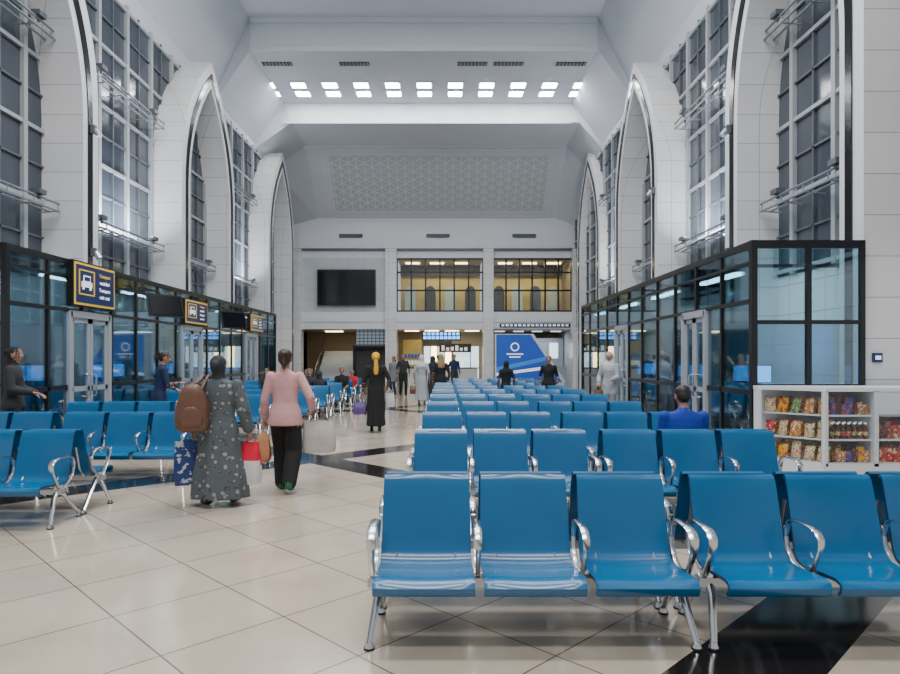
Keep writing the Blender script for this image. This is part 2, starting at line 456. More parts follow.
for wi,(a,c) in enumerate(((-2.66,2.1),(2.66,7.0))):
    b=MB(); n=6
    for i in range(n+1):
        x=a+(c-a)*i/n; b.boxb(x-.045,x+.045,36.0,36.12,4.15,7.14,'blackframe')
    for z in(4.2,5.35,6.35,7.1): b.boxb(a,c,36.0,36.12,z-.045,z+.045,'blackframe')
    b.boxb(a,c,36.05,36.07,4.15,7.14,'clear')
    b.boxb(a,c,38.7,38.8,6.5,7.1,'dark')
    for i in range(4):
        x=a+(c-a)*(i+.5)/4; w=.32
        pts=[(x-w,38.6,4.2),(x+w,38.6,4.2),(x+w,38.6,5.5)]+[(x+w*math.cos(t*math.pi/6),38.6,5.5+.4*math.sin(t*math.pi/6)) for t in range(1,6)]+[(x-w,38.6,5.5)]
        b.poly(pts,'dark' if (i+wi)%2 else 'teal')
    b.obj('window_%d'%(3+wi))
b=MB(); b.boxb(-7.03,-3.82,35.75,35.95,4.5,6.48,'blackframe'); b.boxb(-6.97,-3.88,35.74,35.76,4.56,6.42,'screen')
b.boxb(-6.5,-6.3,35.9,36.02,5.2,5.6,'steel'); b.boxb(-4.5,-4.3,35.9,36.02,5.2,5.6,'steel')
b.obj('video_wall_screen')
b=MB()
for i in range(12): b.boxb(-7.4,-5.2,36.9+i*.28,40.9,i*.17,(i+1)*.17,'bwtile')
for x in(-7.4,-5.2):
    b.tube([(x,36.9,.95),(x,40.2,2.9)],.035,'chrome',8)
    for i in range(0,12,3): b.tube([(x,37+i*.28,i*.17),(x,37+i*.28,i*.17+1.0)],.02,'chrome',6)
b.obj('staircase')
b=MB()
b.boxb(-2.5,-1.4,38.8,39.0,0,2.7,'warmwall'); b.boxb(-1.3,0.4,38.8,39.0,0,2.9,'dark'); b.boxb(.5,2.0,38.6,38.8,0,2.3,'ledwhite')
for i in range(4): b.boxb(-1.25+i*.42,-.9+i*.42,38.7,38.8,1.0,2.3,'warm' if i%2 else 'ledwhite')
for i in range(5): b.boxb(-2.4+i*.2,-2.28+i*.2,38.7,38.8,1.2,1.45,'signwht'); b.boxb(-2.4+i*.2,-2.28+i*.2,38.7,38.8,1.6,1.85,'poster')
b.boxb(-2.4,1.9,37.8,38.3,0,1.0,'white'); b.boxb(-2.45,1.95,37.75,38.35,1.0,1.06,'blackframe')
for i in range(5): b.boxb(-2.3+i*.85,-1.6+i*.85,37.9,38.1,1.06,1.4,'clear')
b.obj('cafe_counter')
b=MB(); b.boxb(-1.25,.85,35.3,35.4,2.55,3.05,'blackframe')
for i in range(9):
    b.boxb(-1.18+i*.225,-1.02+i*.225,35.28,35.3,2.84,2.99,'led'); b.boxb(-1.18+i*.225,-1.0+i*.225,35.28,35.3,2.63,2.78,'led')
b.boxb(-1.0,-.96,35.33,35.37,3.0,3.3,'steel'); b.boxb(.6,.64,35.33,35.37,3.0,3.3,'steel')
b.boxb(-1.0,-.96,35.33,35.79,3.26,3.3,'steel'); b.boxb(.6,.64,35.33,35.79,3.26,3.3,'steel')
b.obj('led_information_board')
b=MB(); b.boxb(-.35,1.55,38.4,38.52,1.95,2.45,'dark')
for i,h in enumerate((.3,.18,.22,.3,.16,.2)): b.boxb(-.2+i*.27,-.03+i*.27,38.36,38.4,2.05,2.05+h,'signwht')
for x in(-.3,1.5): b.boxb(x-.03,x+.03,38.42,38.5,0,1.95,'steel')
b.obj('shop_sign')
b=MB(); b.boxb(2.7,2.8,34.9,35.4,0,2.9,'white')
b.poly([(2.75,34.88,.3),(6.3,34.88,.3),(4.6,34.88,2.85),(2.75,34.88,2.85)],'poster')
b.poly([(2.75,34.875,1.1),(2.75,34.875,.85),(5.55,34.875,1.5),(5.45,34.875,1.68)],'posterlight')
b.poly([(2.75,34.874,.8),(2.75,34.874,.65),(5.85,34.874,1.05),(5.75,34.874,1.2)],'signwht')
b.poly([(2.75,34.92,.3),(6.5,34.92,.3),(4.75,34.92,2.9),(2.75,34.92,2.9)],'white')
b.boxb(2.7,6.4,34.95,35.2,0,.3,'white')
for i in range(12):
    a0=2*math.pi*i/12; a1=2*math.pi*(i+1)/12
    b.poly([(3.75+r*math.cos(t),34.865,2.2+r*math.sin(t)) for r,t in((.17,a0),(.17,a1),(.24,a1),(.24,a0))],'signwht')
for i,(u,w) in enumerate(((3.3,.9),(3.45,.6))): b.boxb(u,u+w,34.86,34.87,1.78-i*.16,1.85-i*.16,'signwht')
b.obj('advertising_stand')
b=MB(); b.boxb(4.2,6.9,36.8,37.3,0,1.1,'steel'); b.boxb(4.2,7.1,39,39.1,0,2.8,'lgrey')
for i in range(4): b.boxb(4.4+i*.62,4.9+i*.62,38.9,39,1.6,2.5,'ledwhite' if i%2 else 'teal')
b.obj('check_in_counter')
b=MB(); b.boxb(3.0,6.9,35.7,35.8,3.3,3.5,'signblue')
for i in range(16): b.boxb(3.1+i*.235,3.25+i*.235,35.69,35.7,3.35,3.45,'signwht')
b.obj('overhead_sign')

# ------------------------------------------------------------ glass booths
ZT=3.32
def booth(side,X,ya,yb,doors,name):
    back=XL if side<0 else XR
    b=MB()
    def vpost(x,y,w=.07,z1=ZT): b.boxb(x-w/2,x+w/2,y-w/2,y+w/2,0,z1,'blackframe')
    n=int(round((yb-ya)/1.05)); ys=[ya+(yb-ya)*i/n for i in range(n+1)]
    def indoor(y): return any(d0-.02<y<d1+.02 for d0,d1 in doors)
    for y in ys:
        if indoor(y) and y not in(ya,yb): b.boxb(X-.03,X+.03,y-.03,y+.03,2.45,ZT,'blackframe')
        else: vpost(X,y,.09 if y in(ya,yb) else .06)
    for z,w in((ZT-.05,.1),(3.0,.04),(2.42,.06)): b.boxb(X-.035,X+.035,ya,yb,z-w/2,z+w/2,'blackframe')
    segs=[];cur=ya
    for d0,d1 in sorted(doors): segs.append((cur,d0)); cur=d1
    segs.append((cur,yb))
    for a,c in segs:
        for z in (.08,1.05): b.boxb(X-.03,X+.03,a,c,z-.04,z+.04,'blackframe')
        b.boxb(X-.006,X+.006,a,c,.1,ZT-.1,'glass')
    for d0,d1 in doors:
        b.boxb(X-.006,X+.006,d0,d1,2.45,ZT-.1,'glass')
    xs=[X, X+side*.82, X+side*1.62] if abs(back-X)>2.2 else [X+(back-X)*i/2 for i in range(3)]
    xe=xs[-1]
    for x in xs: vpost(x,ya,.07)
    for z,w in((ZT-.06,.12),(2.1,.06),(1.15,.05),(.08,.12)): b.boxb(min(X,xe),max(X,xe),ya-.03,ya+.03,z-w/2,z+w/2,'blackframe')
    b.boxb(min(X,xe),max(X,xe),ya-.006,ya+.006,.1,ZT-.1,'glass')
    for z in(ZT-.05,.08,1.05): b.boxb(min(X,back),max(X,back),yb-.03,yb+.03,z-.04,z+.04,'blackframe')
    b.boxb(min(X,back),max(X,back),yb-.006,yb+.006,.1,ZT-.1,'glass')
    for y in ys[2::3]:
        b.boxb(min(X,back),max(X,back),y-.03,y+.03,ZT-.1,ZT-.04,'blackframe')
        b.boxb(min(X+side*.5,back),max(X+side*.5,back),y-.02,y+.02,0,2.2,'teal')
        xm=X+side*.9
        b.boxb(xm-.06,xm+.06,y+.3,y+2.0,ZT-.2,ZT-.14,'fillstrip'); b.boxb(xm-.08,xm+.08,y+.25,y+2.05,ZT-.14,ZT-.10,'steel')  # added fill strip with housing, put in to brighten the booth
        b.boxb(xm-.02,xm+.02,y,y+2.4,ZT-.10,ZT-.07,'blackframe')
    o=b.obj(name)
    for d0,d1 in doors:
        d=MB(); mid=(d0+d1)/2
        for y in(d0,d1): d.boxb(X-.06,X+.06,y-.05,y+.05,0,2.4,'mulllight')
        d.boxb(X-.06,X+.06,d0,d1,2.3,2.42,'mulllight')
        for a,c in((d0+.05,mid-.01),(mid+.01,d1-.05)):
            for y in(a+.04,c-.04): d.boxb(X-.03,X+.03,y-.04,y+.04,.02,2.3,'mulllight')
            for z in(.12,1.0,2.25): d.boxb(X-.03,X+.03,a,c,z-.06 if z<.5 else z-.04,z+.05,'mulllight')
            d.boxb(X-.005,X+.005,a,c,.1,2.25,'glass')
        for y in(mid-.1,mid+.1):
            xx=X-side*.09
            d.tube([(X,y,.85),(xx,y,.87),(xx,y,1.25),(X,y,1.27)],.016,'chrome',6)
        d.obj('door_%d'%booth.n); booth.n+=1
    y=ya+1.2
    while y<yb-1.5:
        f=MB(); xm=X+side*.75
        f.boxb(xm-.3,xm+.3,y,y+1.3,0,1.0,'lgrey'); f.boxb(xm-.33,xm+.33,y-.03,y+1.33,1.0,1.04,'white')
        for yy in (y+.15,y+.75):
            f.boxb(xm-.2,xm+.2,yy,yy+.03,1.14,1.45,'screen'); f.boxb(xm-.19,xm+.19,yy-.005,yy,1.155,1.435,'led'); f.boxb(xm-.03,xm+.03,yy,yy+.05,1.04,1.2,'black')
        f.obj('service_desk')
        y+=2.9
    return o
booth.n=1
BL,BR=-6.7,4.6
booth(-1,BL,9.9,25.6,[(11.55,12.9),(16.5,17.8),(21.8,23.0)],'glass_booth_partition')
booth(1,BR,9.7,21.7,[(11.4,12.45),(16.3,17.4)],'glass_booth_partition')
for side,X in((-1,XL),(1,XR)):
    for i,y in enumerate((10.6,15.6,18.0,20.4,25.0)):
        f=MB(); xa,xb=sorted((X-side*.01,X-side*.06))
        f.boxb(xa,xb,y,y+1.1,1.3,2.3,'mulllight'); xa2,xb2=sorted((X-side*.06,X-side*.065)); f.boxb(xa2,xb2,y+.05,y+1.05,1.35,2.25,('led','ledwhite','poster')[i%3])
        f.obj('wall_poster')

def sign(y0,y1,z0,z1):
    X=BL+.12; b=MB()
    b.boxb(BL,X,y0,y1,z0,z1,'blackframe')
    b.boxb(X,X+.012,y0+.03,y1-.03,z0+.03,z1-.03,'signyel')
    b.boxb(X+.01,X+.02,y0+.07,y1-.07,z0+.07,z1-.07,'signblue')
    w=y1-y0;h=z1-z0
    def r(u0,u1,v0,v1,k,o=.028): b.boxb(X+.012,X+o,y0+w*u0,y0+w*u1,z0+h*v0,z0+h*v1,k)
    for (u0,u1,v0,v1) in ((.10,.12,.26,.82),(.44,.46,.26,.82),(.10,.46,.26,.29),(.10,.46,.79,.82)): r(u0,u1,v0,v1,'signyel')
    r(.16,.40,.44,.56,'signwht'); r(.20,.36,.56,.70,'signwht'); r(.22,.34,.58,.67,'signblue',.034)
    r(.18,.22,.38,.44,'signwht'); r(.34,.38,.38,.44,'signwht')
    s=b.obj('wayfinding_sign')
    for i,t in enumerate(('Transport','vositalari','Transport','exit  taxi')):
        text(t,(X+.03,y0+w*.70,z0+h*(.76-.165*i)),(R(90),0,R(90)),h*.12,'signyel' if i==0 else 'signwht',s)
sign(11.5,12.95,2.5,3.32); sign(16.45,18.0,2.45,3.1); sign(22.0,23.5,2.5,3.1)
def monitor(x,y,z,ry):
    b=MB(); m=(Matrix.Rotation(ry,4,'Z')@Matrix.Rotation(R(-14),4,'X')).to_3x3()
    b.box((x,y,z),(.85,.06,.50),'black',m)
    b.box(Vector((x,y,z))+m@Vector((0,-.035,0)),(.78,.01,.44),'screen',m)
    b.tube([(x,y+.03,z+.05),(x-.15,y+.06,z+.3),(x-.55,y+.06,z+.42)],.022,'black',6)
    b.obj('hanging_monitor')
monitor(-6.15,14.3,2.72,R(58)); monitor(-6.15,18.9,2.68,R(58))
b=MB(); b.boxb(6.42,6.56,9.74,9.775,1.5,1.64,'signblue'); b.boxb(6.45,6.53,9.73,9.745,1.54,1.6,'signwht'); b.obj('outlet_sign')  # small outlet sign on the pillar

# ------------------------------------------------------------ benches
def bench_mesh():
    b=MB(); P=.58
    prof=[(-.225,.315),(-.248,.335),(-.255,.365),(-.240,.392),(-.20,.402),(-.12,.396),(0,.384),(.09,.376),(.15,.382),(.185,.402),(.205,.435),(.222,.49),(.245,.58),(.27,.67),(.293,.76),(.312,.82),(.325,.842),(.345,.85),(.362,.838)]
    n=len(prof)
    nrm=[]
    for i in range(n):
        a=Vector(prof[max(i-1,0)]);c=Vector(prof[min(i+1,n-1)]); t=(c-a).normalized(); nrm.append(Vector((t.y,-t.x)))
    for s in(-1,0,1):
        cx=s*P
        vs=[];fs=[]
        nx=9
        for side in(0,1):
            for i in range(n):
                hw=.266 if i<8 else .266-.014*(i-8)/(n-9)
                for j in range(nx):
                    u=-1+2*j/(nx-1)
                    sag=-.012*(1-u*u) if i<17 else 0
                    q=Vector(prof[i])+nrm[i]*(.018*side) + nrm[i]*(-sag)*( 1 if 2<i else 0)
                    vs.append((cx+u*hw,q[0],q[1]))
        for i in range(n-1):
            for j in range(nx-1):
                k=i*nx+j; fs.append((k,k+1,k+nx+1,k+nx)); k2=k+n*nx; fs.append((k2,k2+nx,k2+nx+1,k2+1))
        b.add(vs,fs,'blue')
        ed=[]
        for i in range(n-1):
            for j in(0,nx-1):
                k=i*nx+j; ed.append((k,k+nx,k+nx+n*nx,k+n*nx))
        for j in range(nx-1):
            for i in(0,n-1):
                k=i*nx+j; ed.append((k,k+1,k+1+n*nx,k+n*nx))
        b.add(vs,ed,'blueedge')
        for dx in(-.17,.17):
            b.tube([(cx+dx,-.2,.355),(cx+dx,.0,.345),(cx+dx,.16,.35)],.014,'steel',6)
            b.tube([(cx+dx,.16,.35),(cx+dx,.235,.44),(cx+dx,.30,.66)],.012,'steel',6)
    b.boxb(-.9,.9,.0,.07,.285,.335,'steel')
    arm=[(.245,.50),(.238,.555),(.215,.598),(.16,.618),(.08,.624),(-.01,.622),(-.075,.608),(-.108,.578),(-.11,.54),(-.09,.49),(-.055,.43),(-.01,.37),(.03,.32)]
    ws=[.6,.8,.95,1,1,1,1,.95,.85,.72,.68,.7,.8]
    for i in range(4):
        x=(-1.5+i)*P
        wr=.028 if i in(0,3) else .022
        b.tube([(x,p[0],p[1]) for p in arm],[wr*q for q in ws],'chrome',8,ref=(1,0,0),flat=.38)
        b.tube([(x,.05,.33),(x,.17,.38),(x,.235,.45),(x,.262,.56)],.015,'chrome',6,ref=(1,0,0),flat=.6)
    for s in(-1,1):
        x=s*.84
        for pts in ([(x,.04,.33),(x,-.02,.25),(x+s*.02,-.08,.13),(x+s*.035,-.13,.035)],[(x,.04,.33),(x,.12,.27),(x+s*.01,.24,.15),(x+s*.02,.36,.035)]):
            b.tube(pts,[.028,.024,.021,.019],'chrome',8,ref=(1,0,0),flat=.75)
            e=pts[-1]; b.tube([(e[0],e[1],.04),(e[0],e[1],.012)],[.018,.027],'chrome',10); b.tube([(e[0],e[1],.012),(e[0],e[1],0)],[.030,.030],'black',10)
        b.tube([(x-.0,.04,.30),(x,.04,.37)],.04,'chrome',8)
    return b.mesh('airport_bench',True)
BM=bench_mesh()
def bench(x,y,flip=False):
    o=bpy.data.objects.new('airport_bench',BM); COL.objects.link(o); o.location=(x,y,0)
    if flip: o.rotation_euler=(0,0,math.pi)
    return o
def pair(x,yp):
    bench(x,yp-.40); bench(x,yp+.40,True)
rows=[4.0,6.45,8.6,10.75,12.9,15.05,17.2,19.35,21.5,23.65]
for i,yp in enumerate(rows):
    for x in(.47,2.31): pair(x+(.07 if i else 0),yp)
pair(-4.47,6.45); pair(-6.31,6.45)
pair(-4.14,8.6); pair(-5.98,8.6)
pair(-5.35,10.75)
pair(-4.4,12.9)
for yp in rows[5:]:
    pair(-3.9,yp); pair(-5.72,yp)

# ------------------------------------------------------------ snack display
b=MB()
DX=.18
pl=[(4.36+DX,9.45),(4.95+DX,8.75),(6.9+DX,8.75),(6.9+DX,9.58),(4.36+DX,9.58)]
def slab(z0,z1,k,pl=pl):
    n=len(pl)
    b.poly([(p[0],p[1],z0) for p in pl],k); b.poly([(p[0],p[1],z1) for p in pl],k)
    for i in range(n):
        a=pl[i];c=pl[(i+1)%n]; b.poly([(a[0],a[1],z0),(c[0],c[1],z0),(c[0],c[1],z1),(a[0],a[1],z1)],k)
slab(0,.14,'white'); slab(1.11,1.16,'white')
inner=[(4.44+DX,9.42),(4.99+DX,8.8),(6.85+DX,8.8),(6.85+DX,9.35),(4.44+DX,9.5)]
SH=(.14,.46,.79)
for z in SH[1:]: slab(z-.02,z,'white',inner)
b.boxb(4.36+DX,6.9+DX,9.5,9.56,.1,1.12,'white')
for x,y in((4.37,9.43),(4.95,8.78),(5.63,8.78),(6.3,8.78),(6.88,8.78)):
    b.boxb(x+DX-.03,x+DX+.03,y-.03,y+.03,.1,1.12,'white')
b.boxb(5.62+DX,5.64+DX,8.8,9.5,.1,1.12,'white'); b.boxb(6.29+DX,6.31+DX,8.8,9.5,.1,1.12,'white')
b.boxb(5.66+DX,6.9+DX,8.76,8.8,.80,1.12,'white')
b.poly([(4.37+DX,9.42,.14),(4.95+DX,8.74,.14),(4.95+DX,8.74,1.11),(4.37+DX,9.42,1.11)],'clear')
b.poly([(4.95+DX,8.74,.14),(6.3+DX,8.74,.14),(6.3+DX,8.74,1.11),(4.95+DX,8.74,1.11)],'clear')
b.obj('snack_display_cabinet')
def packmat(i,c,c2):
    return spotted('snack_packet_%d'%i,c,c2,22+3*i,.56)
cols=[((.5,.02,.02),(.75,.6,.3)),((.7,.38,.02),(.5,.04,.02)),((.38,.18,.06),(.75,.6,.4)),((.015,.05,.28),(.6,.08,.04)),((.55,.18,.03),(.75,.65,.5)),((.62,.52,.32),(.45,.08,.03)),((.3,.02,.04),(.65,.4,.08)),((.04,.015,.01),(.35,.08,.04)),((.05,.2,.08),(.7,.6,.2)),((.7,.5,.05),(.2,.06,.02))]
for i,(c,c2) in enumerate(cols): M['pk%d'%i]=packmat(i,c,c2)
b=MB()
def packet(x,y,z,w,h,rz,k,tilt=-12):
    m=Matrix.Rotation(rz,3,'Z')@Matrix.Rotation(R(tilt),3,'X')@Matrix.Rotation(R(random.uniform(-7,7)),3,'Y')
    vs=[];fs=[];nu,nv=5,7
    for sgn in(-1,1):
        for i in range(nv):
            for j in range(nu):
                u=j/(nu-1)*2-1; v=i/(nv-1)*2-1
                t=.032*(1-u**4)*(1-v**4)
                vs.append(m@Vector((u*w/2*(1+.06*v*v),sgn*t,v*h/2))+Vector((x,y,z+h/2)))
    for s in range(2):
        o=s*nu*nv
        for i in range(nv-1):
            for j in range(nu-1):
                k0=o+i*nu+j; fs.append((k0,k0+1,k0+nu+1,k0+nu))
    b.add(vs,fs,k)
def bottle(x,y,z,k):
    b.tube([(x,y,z),(x,y,z+.13),(x,y,z+.17),(x,y,z+.20)],[.033,.033,.014,.014],k,8); b.tube([(x,y,z+.20),(x,y,z+.22)],[.016,.016],'signwht',8)
    b.tube([(x,y,z+.05),(x,y,z+.10)],[.0345,.0345],'pk%d'%random.choice([0,1,5,8]),8)
for li,z in enumerate(SH):
    for i in range(5):
        t=(i+.5)/5; x=4.40+DX+.57*t+.07; y=9.42-.66*t+.05
        for dd in(0,.11):
            packet(x+dd,y+dd,z,random.uniform(.12,.145),random.uniform(.2,.26),R(-47)+random.uniform(-.2,.2),'pk%d'%random.choice([2,5,5,9,4,8,1,0]))
    n=8
    for i in range(n):
        x=5.03+DX+i*.076
        if li==1: bottle(x,8.88,z,'pk7'); bottle(x+.03,9.02,z,'pk7')
        else:
            for yy in(8.88,9.0,9.12): packet(x+random.uniform(-.01,.01),yy,z,random.uniform(.075,.11),random.uniform(.14,.24),random.uniform(-.2,.2),'pk%d'%random.choice([0,1,2,3,3,4,6,7,7]),-6)
    if z<.6:
        for i in range(7):
            for yy in(8.9,9.03): packet(5.72+DX+i*.088,yy,z,.09,random.uniform(.18,.25),random.uniform(-.2,.2),'pk%d'%random.choice([0,0,6,7,2]),-6)
        for i in range(6): packet(6.38+DX+i*.088,8.92,z,.09,.2,0,'pk%d'%random.choice([0,6,7,2]),-6)
b.obj('snack_packets',True)

# ------------------------------------------------------------ people
class Fig:
    def __init__(s): s.v=[];s.f=[];s.l=[]
    def ring(s,rings,lab,T,seg=24,k=0):
        rr=[]
        for i in range(len(rings)-1):
            a=rings[i];c=rings[i+1]; n=max(1,int(abs(c[2]-a[2])/.03))
            for q in range(n): rr.append([a[j]+(c[j]-a[j])*q/n for j in range(6)])
        rr.append(list(rings[-1]))
        o=len(s.v)
        for (cx,cy,z,rx,ry,am) in rr:
            for j in range(seg):
                t=2*math.pi*j/seg; f=1+am*math.sin(k*t+z*1.5)+am*.5*math.sin((k+3)*t)
                s.v.append(T(Vector((cx+rx*math.cos(t)*f,cy+ry*math.sin(t)*f,z)))); s.l.append(lab)
        n=len(rr)
        for i in range(n-1):
            for j in range(seg):
                j2=(j+1)%seg; s.f.append((o+i*seg+j,o+i*seg+j2,o+(i+1)*seg+j2,o+(i+1)*seg+j))
        s.f.append([o+j for j in range(seg)][::-1]); s.f.append([o+(n-1)*seg+j for j in range(seg)])
    def limb(s,pts,rads,lab,T,seg=12):
        P=[];Rd=[]
        for i in range(len(pts)-1):
            a,c=Vector(pts[i]),Vector(pts[i+1]); n=max(1,int((c-a).length/.03))
            for q in range(n): P.append(a.lerp(c,q/n)); Rd.append(rads[i]+(rads[i+1]-rads[i])*q/n)
        P.append(Vector(pts[-1]));Rd.append(rads[-1]); n=len(P); o=len(s.v)
        for i,p in enumerate(P):
            t=(P[min(i+1,n-1)]-P[max(i-1,0)]).normalized()
            a=Vector((1,0,0))-t*t.x
            if a.length<.1: a=Vector((0,1,0))-t*t.y
            a.normalize(); c=t.cross(a)
            for j in range(seg):
                an=2*math.pi*j/seg; s.v.append(T(p+(a*math.cos(an)+c*math.sin(an))*Rd[i])); s.l.append(lab)
        for i in range(n-1):
            for j in range(seg):
                j2=(j+1)%seg; s.f.append((o+i*seg+j,o+i*seg+j2,o+(i+1)*seg+j2,o+(i+1)*seg+j))
        s.f.append([o+j for j in range(seg)][::-1]); s.f.append([o+(n-1)*seg+j for j in range(seg)])
        for i in range(len(pts)): s.ell(pts[i],(rads[i],)*3,lab,T)
    def ell(s,c,r,lab,T,nu=14,nv=10,rot=None):
        o=len(s.v); c=Vector(c)
        for i in range(nv+1):
            th=math.pi*(i if 0<i<nv else (i+.02 if i==0 else i-.02))/nv
            for j in range(nu):
                ph=2*math.pi*j/nu
                p=Vector((r[0]*math.sin(th)*math.cos(ph),r[1]*math.sin(th)*math.sin(ph),r[2]*math.cos(th)))
                if rot: p=rot@p
                s.v.append(T(c+p)); s.l.append(lab)
        for i in range(nv):
            for j in range(nu):
                j2=(j+1)%nu; s.f.append((o+i*nu+j,o+(i+1)*nu+j,o+(i+1)*nu+j2,o+i*nu+j2))
        s.f.append([o+j for j in range(nu)]); s.f.append([o+nv*nu+j for j in range(nu)][::-1])
def ik(a,b,l1,l2,bend):
    a=Vector(a);b=Vector(b);d=b-a;L=d.length
    if L>l1+l2-.004: b=a+d*((l1+l2-.004)/L); d=b-a; L=d.length
    if L<abs(l1-l2)+.01: L=abs(l1-l2)+.01
    x=(l1*l1-l2*l2+L*L)/(2*L); h=math.sqrt(max(0,l1*l1-x*x))
    u=d.normalized(); w=Vector(bend)-u*u.dot(Vector(bend)); w.normalize()
    return a+u*x+w*h,b
def hand(mb,wr,dr,pn,side,curl,T,sk,sc):
    dr=Vector(dr).normalized(); pn=Vector(pn); pn=(pn-dr*dr.dot(pn)).normalized(); ac=dr.cross(pn)*side
    W=Vector(wr)
    vs=[];fs=[]
    secs=[(-.012,.024,.019),(.02,.032,.017),(.055,.041,.014),(.088,.040,.012),(.095,.034,.008)]
    for (t,w,h) in secs:
        for j in range(10):
            an=2*math.pi*j/10
            vs.append(T(W+dr*t+ac*math.cos(an)*w+pn*math.sin(an)*h))
    for i in range(len(secs)-1):
        for j in range(10):
            j2=(j+1)%10; fs.append((i*10+j,i*10+j2,(i+1)*10+j2,(i+1)*10+j))
    fs.append(list(range(10))); fs.append([(len(secs)-1)*10+j for j in range(10)])
    mb.add(vs,fs,sk)
    for fi,(o,L) in enumerate(((.030,.070),(.010,.080),(-.011,.074),(-.030,.058))):
        p=W+dr*.086+ac*o; d=dr+ac*o*1.5; d.normalize(); pts=[p]
        ang=0
        for q,fr in enumerate((.45,.32,.23)):
            ang+=curl*(.7,1,.8)[q]
            dd=d*math.cos(ang)+pn*math.sin(ang)
            p=p+dd*L*fr; pts.append(p)
        mb.tube([T(x) for x in pts],[.009*sc,.0085*sc,.0078*sc,.0055*sc],sk,7)
    p=W+dr*.028+ac*.032
    d1=(dr*.7+ac*.6+pn*.35).normalized(); d2=(dr*.85+ac*.05+pn*.6).normalized()
    mb.tube([T(p-ac*.01),T(p+d1*.032),T(p+d1*.032+d2*.03),T(p+d1*.032+d2*.052)],[.012*sc,.0105*sc,.009*sc,.006*sc],sk,7)
def person(name,x,y,heading,H,top='darkgrey',bottom='blackc',legs='trousers',hair='hairblk',head='short',scarf='blackc',
           shoe='black',skin='skin',footL=None,footR=None,handL=None,handR=None,hz=.92,lean=0,hem=.93,hemw=1.0,dresshem=.10,
           yaw=0,pitch=0,wid=1.0,seated=False,vox=.013,curl=.35,armlab=None,wide=0,baseZ=0,skirtR=.24,armw=0):
    s=H/1.70; Rz=Matrix.Rotation(R(heading),3,'Z'); base=Vector((x,y,baseZ))
    def T(p): return base+Rz@(Vector(p)*s)
    dz=hz-.92; Rl=Matrix.Rotation(R(-lean),3,'X'); piv=Vector((0,0,hz))
    def U(p): 
        p=Vector(p)+Vector((0,0,dz)); return piv+Rl@(p-piv)
    TU=lambda p:T(U(p))
    HR=Matrix.Rotation(R(yaw),3,'Z')@Matrix.Rotation(R(-pitch),3,'X'); hp=Vector((0,0,1.50))
    TH=lambda p:TU(hp+HR@(Vector(p)-hp))
    F=Fig()
    arm=armlab or top
    if seated:
        footL=footL or (-.11,.44,.085); footR=footR or (.12,.46,.085)
    footL=footL or (-.095,0,.085); footR=footR or (.095,0,.085)
    add=.012+wide
    for sd,ft in((-1,footL),(1,footR)):
        hip=(sd*.092,0,hz-.03)
        kn,an=ik(hip,ft,.43,.415,(0,1,.15 if not seated else .8))
        if legs=='trousers':
            F.limb([hip,tuple(Vector(hip).lerp(kn,.5)),kn,tuple(kn.lerp(an,.4)),an],[.096,.086+wide*.6,.062+add,.056+add,.043+add],'bottom',T)
        else:
            F.limb([hip,kn],[.09,.06],'bottom',T)
            F.limb([kn,tuple(kn.lerp(an,.35)),an],[.054,.052,.036],'skin' if legs=='skirt' else 'bottom',T)
        pit=0
        if ft[2]>.1: pit=-R(min(38,(ft[2]-.085)*420))
        rot=Matrix.Rotation(pit,3,'X')
        c=Vector(an)+rot@Vector((0,.055,-.045))
        F.ell(c,(.043,.125,.036),'shoe',T,rot=rot); F.ell(Vector(an)+rot@Vector((0,-.03,-.04)),(.035,.045,.043),'shoe',T,rot=rot)
        F.ell(Vector(an)+Vector((0,0,-.01)),(.036,.04,.04),'skin' if legs=='skirt' else 'bottom',T)
    w=wid
    F.ring([(0,0,hz-.11,.10,.08,0),(0,0,hz-.06,.165*w,.112,0),(0,-.005,hz+.02,.168*w,.118,0),(0,0,hz+.10,.145*w,.10,0)],'bottom' if legs!='dress' else 'top',T)
    if legs in('skirt','dress'):
        lab='bottom' if legs=='skirt' else 'top'
        kk=7
        if seated:
            F.limb([(0,.0,hz-.02),(0,.38,hz-.02)],[.15,.13],lab,T); F.ring([(0,.42,hz+.02,.17,.12,0),(0,.46,.15,.19,.13,.04)],lab,T,k=kk)
        else:
            F.ring([(0,0,1.03,.14*w,.10,0),(0,-.003,.90,.178*w,.128,.01),(0,0,.6,.20*w,.155,.04),(0,0,.35,(skirtR-.015)*w,.185,.06),(0,0,dresshem,skirtR*w,.21,.08)],lab,T,seg=36,k=kk)
    hm=hem
    if hm<.92:
        low=[(0,-.003,hm,.205*w*hemw,.150*hemw,.02),(0,-.004,hm+.05,.205*w*hemw,.150*hemw,.015),(0,-.004,.93,.194*w,.140,.0),(0,0,1.0,.170*w,.122,0)]
    else: low=[(0,0,hm,.158*w*hemw,.118*hemw,.0),(0,0,max(hm+.02,.98),.152*w,.108,0)]
    F.ring(low+[(0,0,1.06,.148*w,.106,0),(0,.003,1.16,.150*w,.110,0),(0,.006,1.27,.166*w,.118,0),(0,0,1.35,.172*w,.105,0),(0,-.004,1.405,.145*w,.088,0),(0,-.006,1.44,.085,.07,0),(0,-.004,1.462,.06,.058,0)],'top',TU,k=5)
    if hm<.92 and not seated:
        for i,v in enumerate(F.v):
            if F.l[i]=='bottom' and (v.z-baseZ)/s>hm+.012: F.l[i]='top'
    F.limb([(0,-.008,1.42),(0,.0,1.54)],[.053,.05],'skin',TU)
    out={}
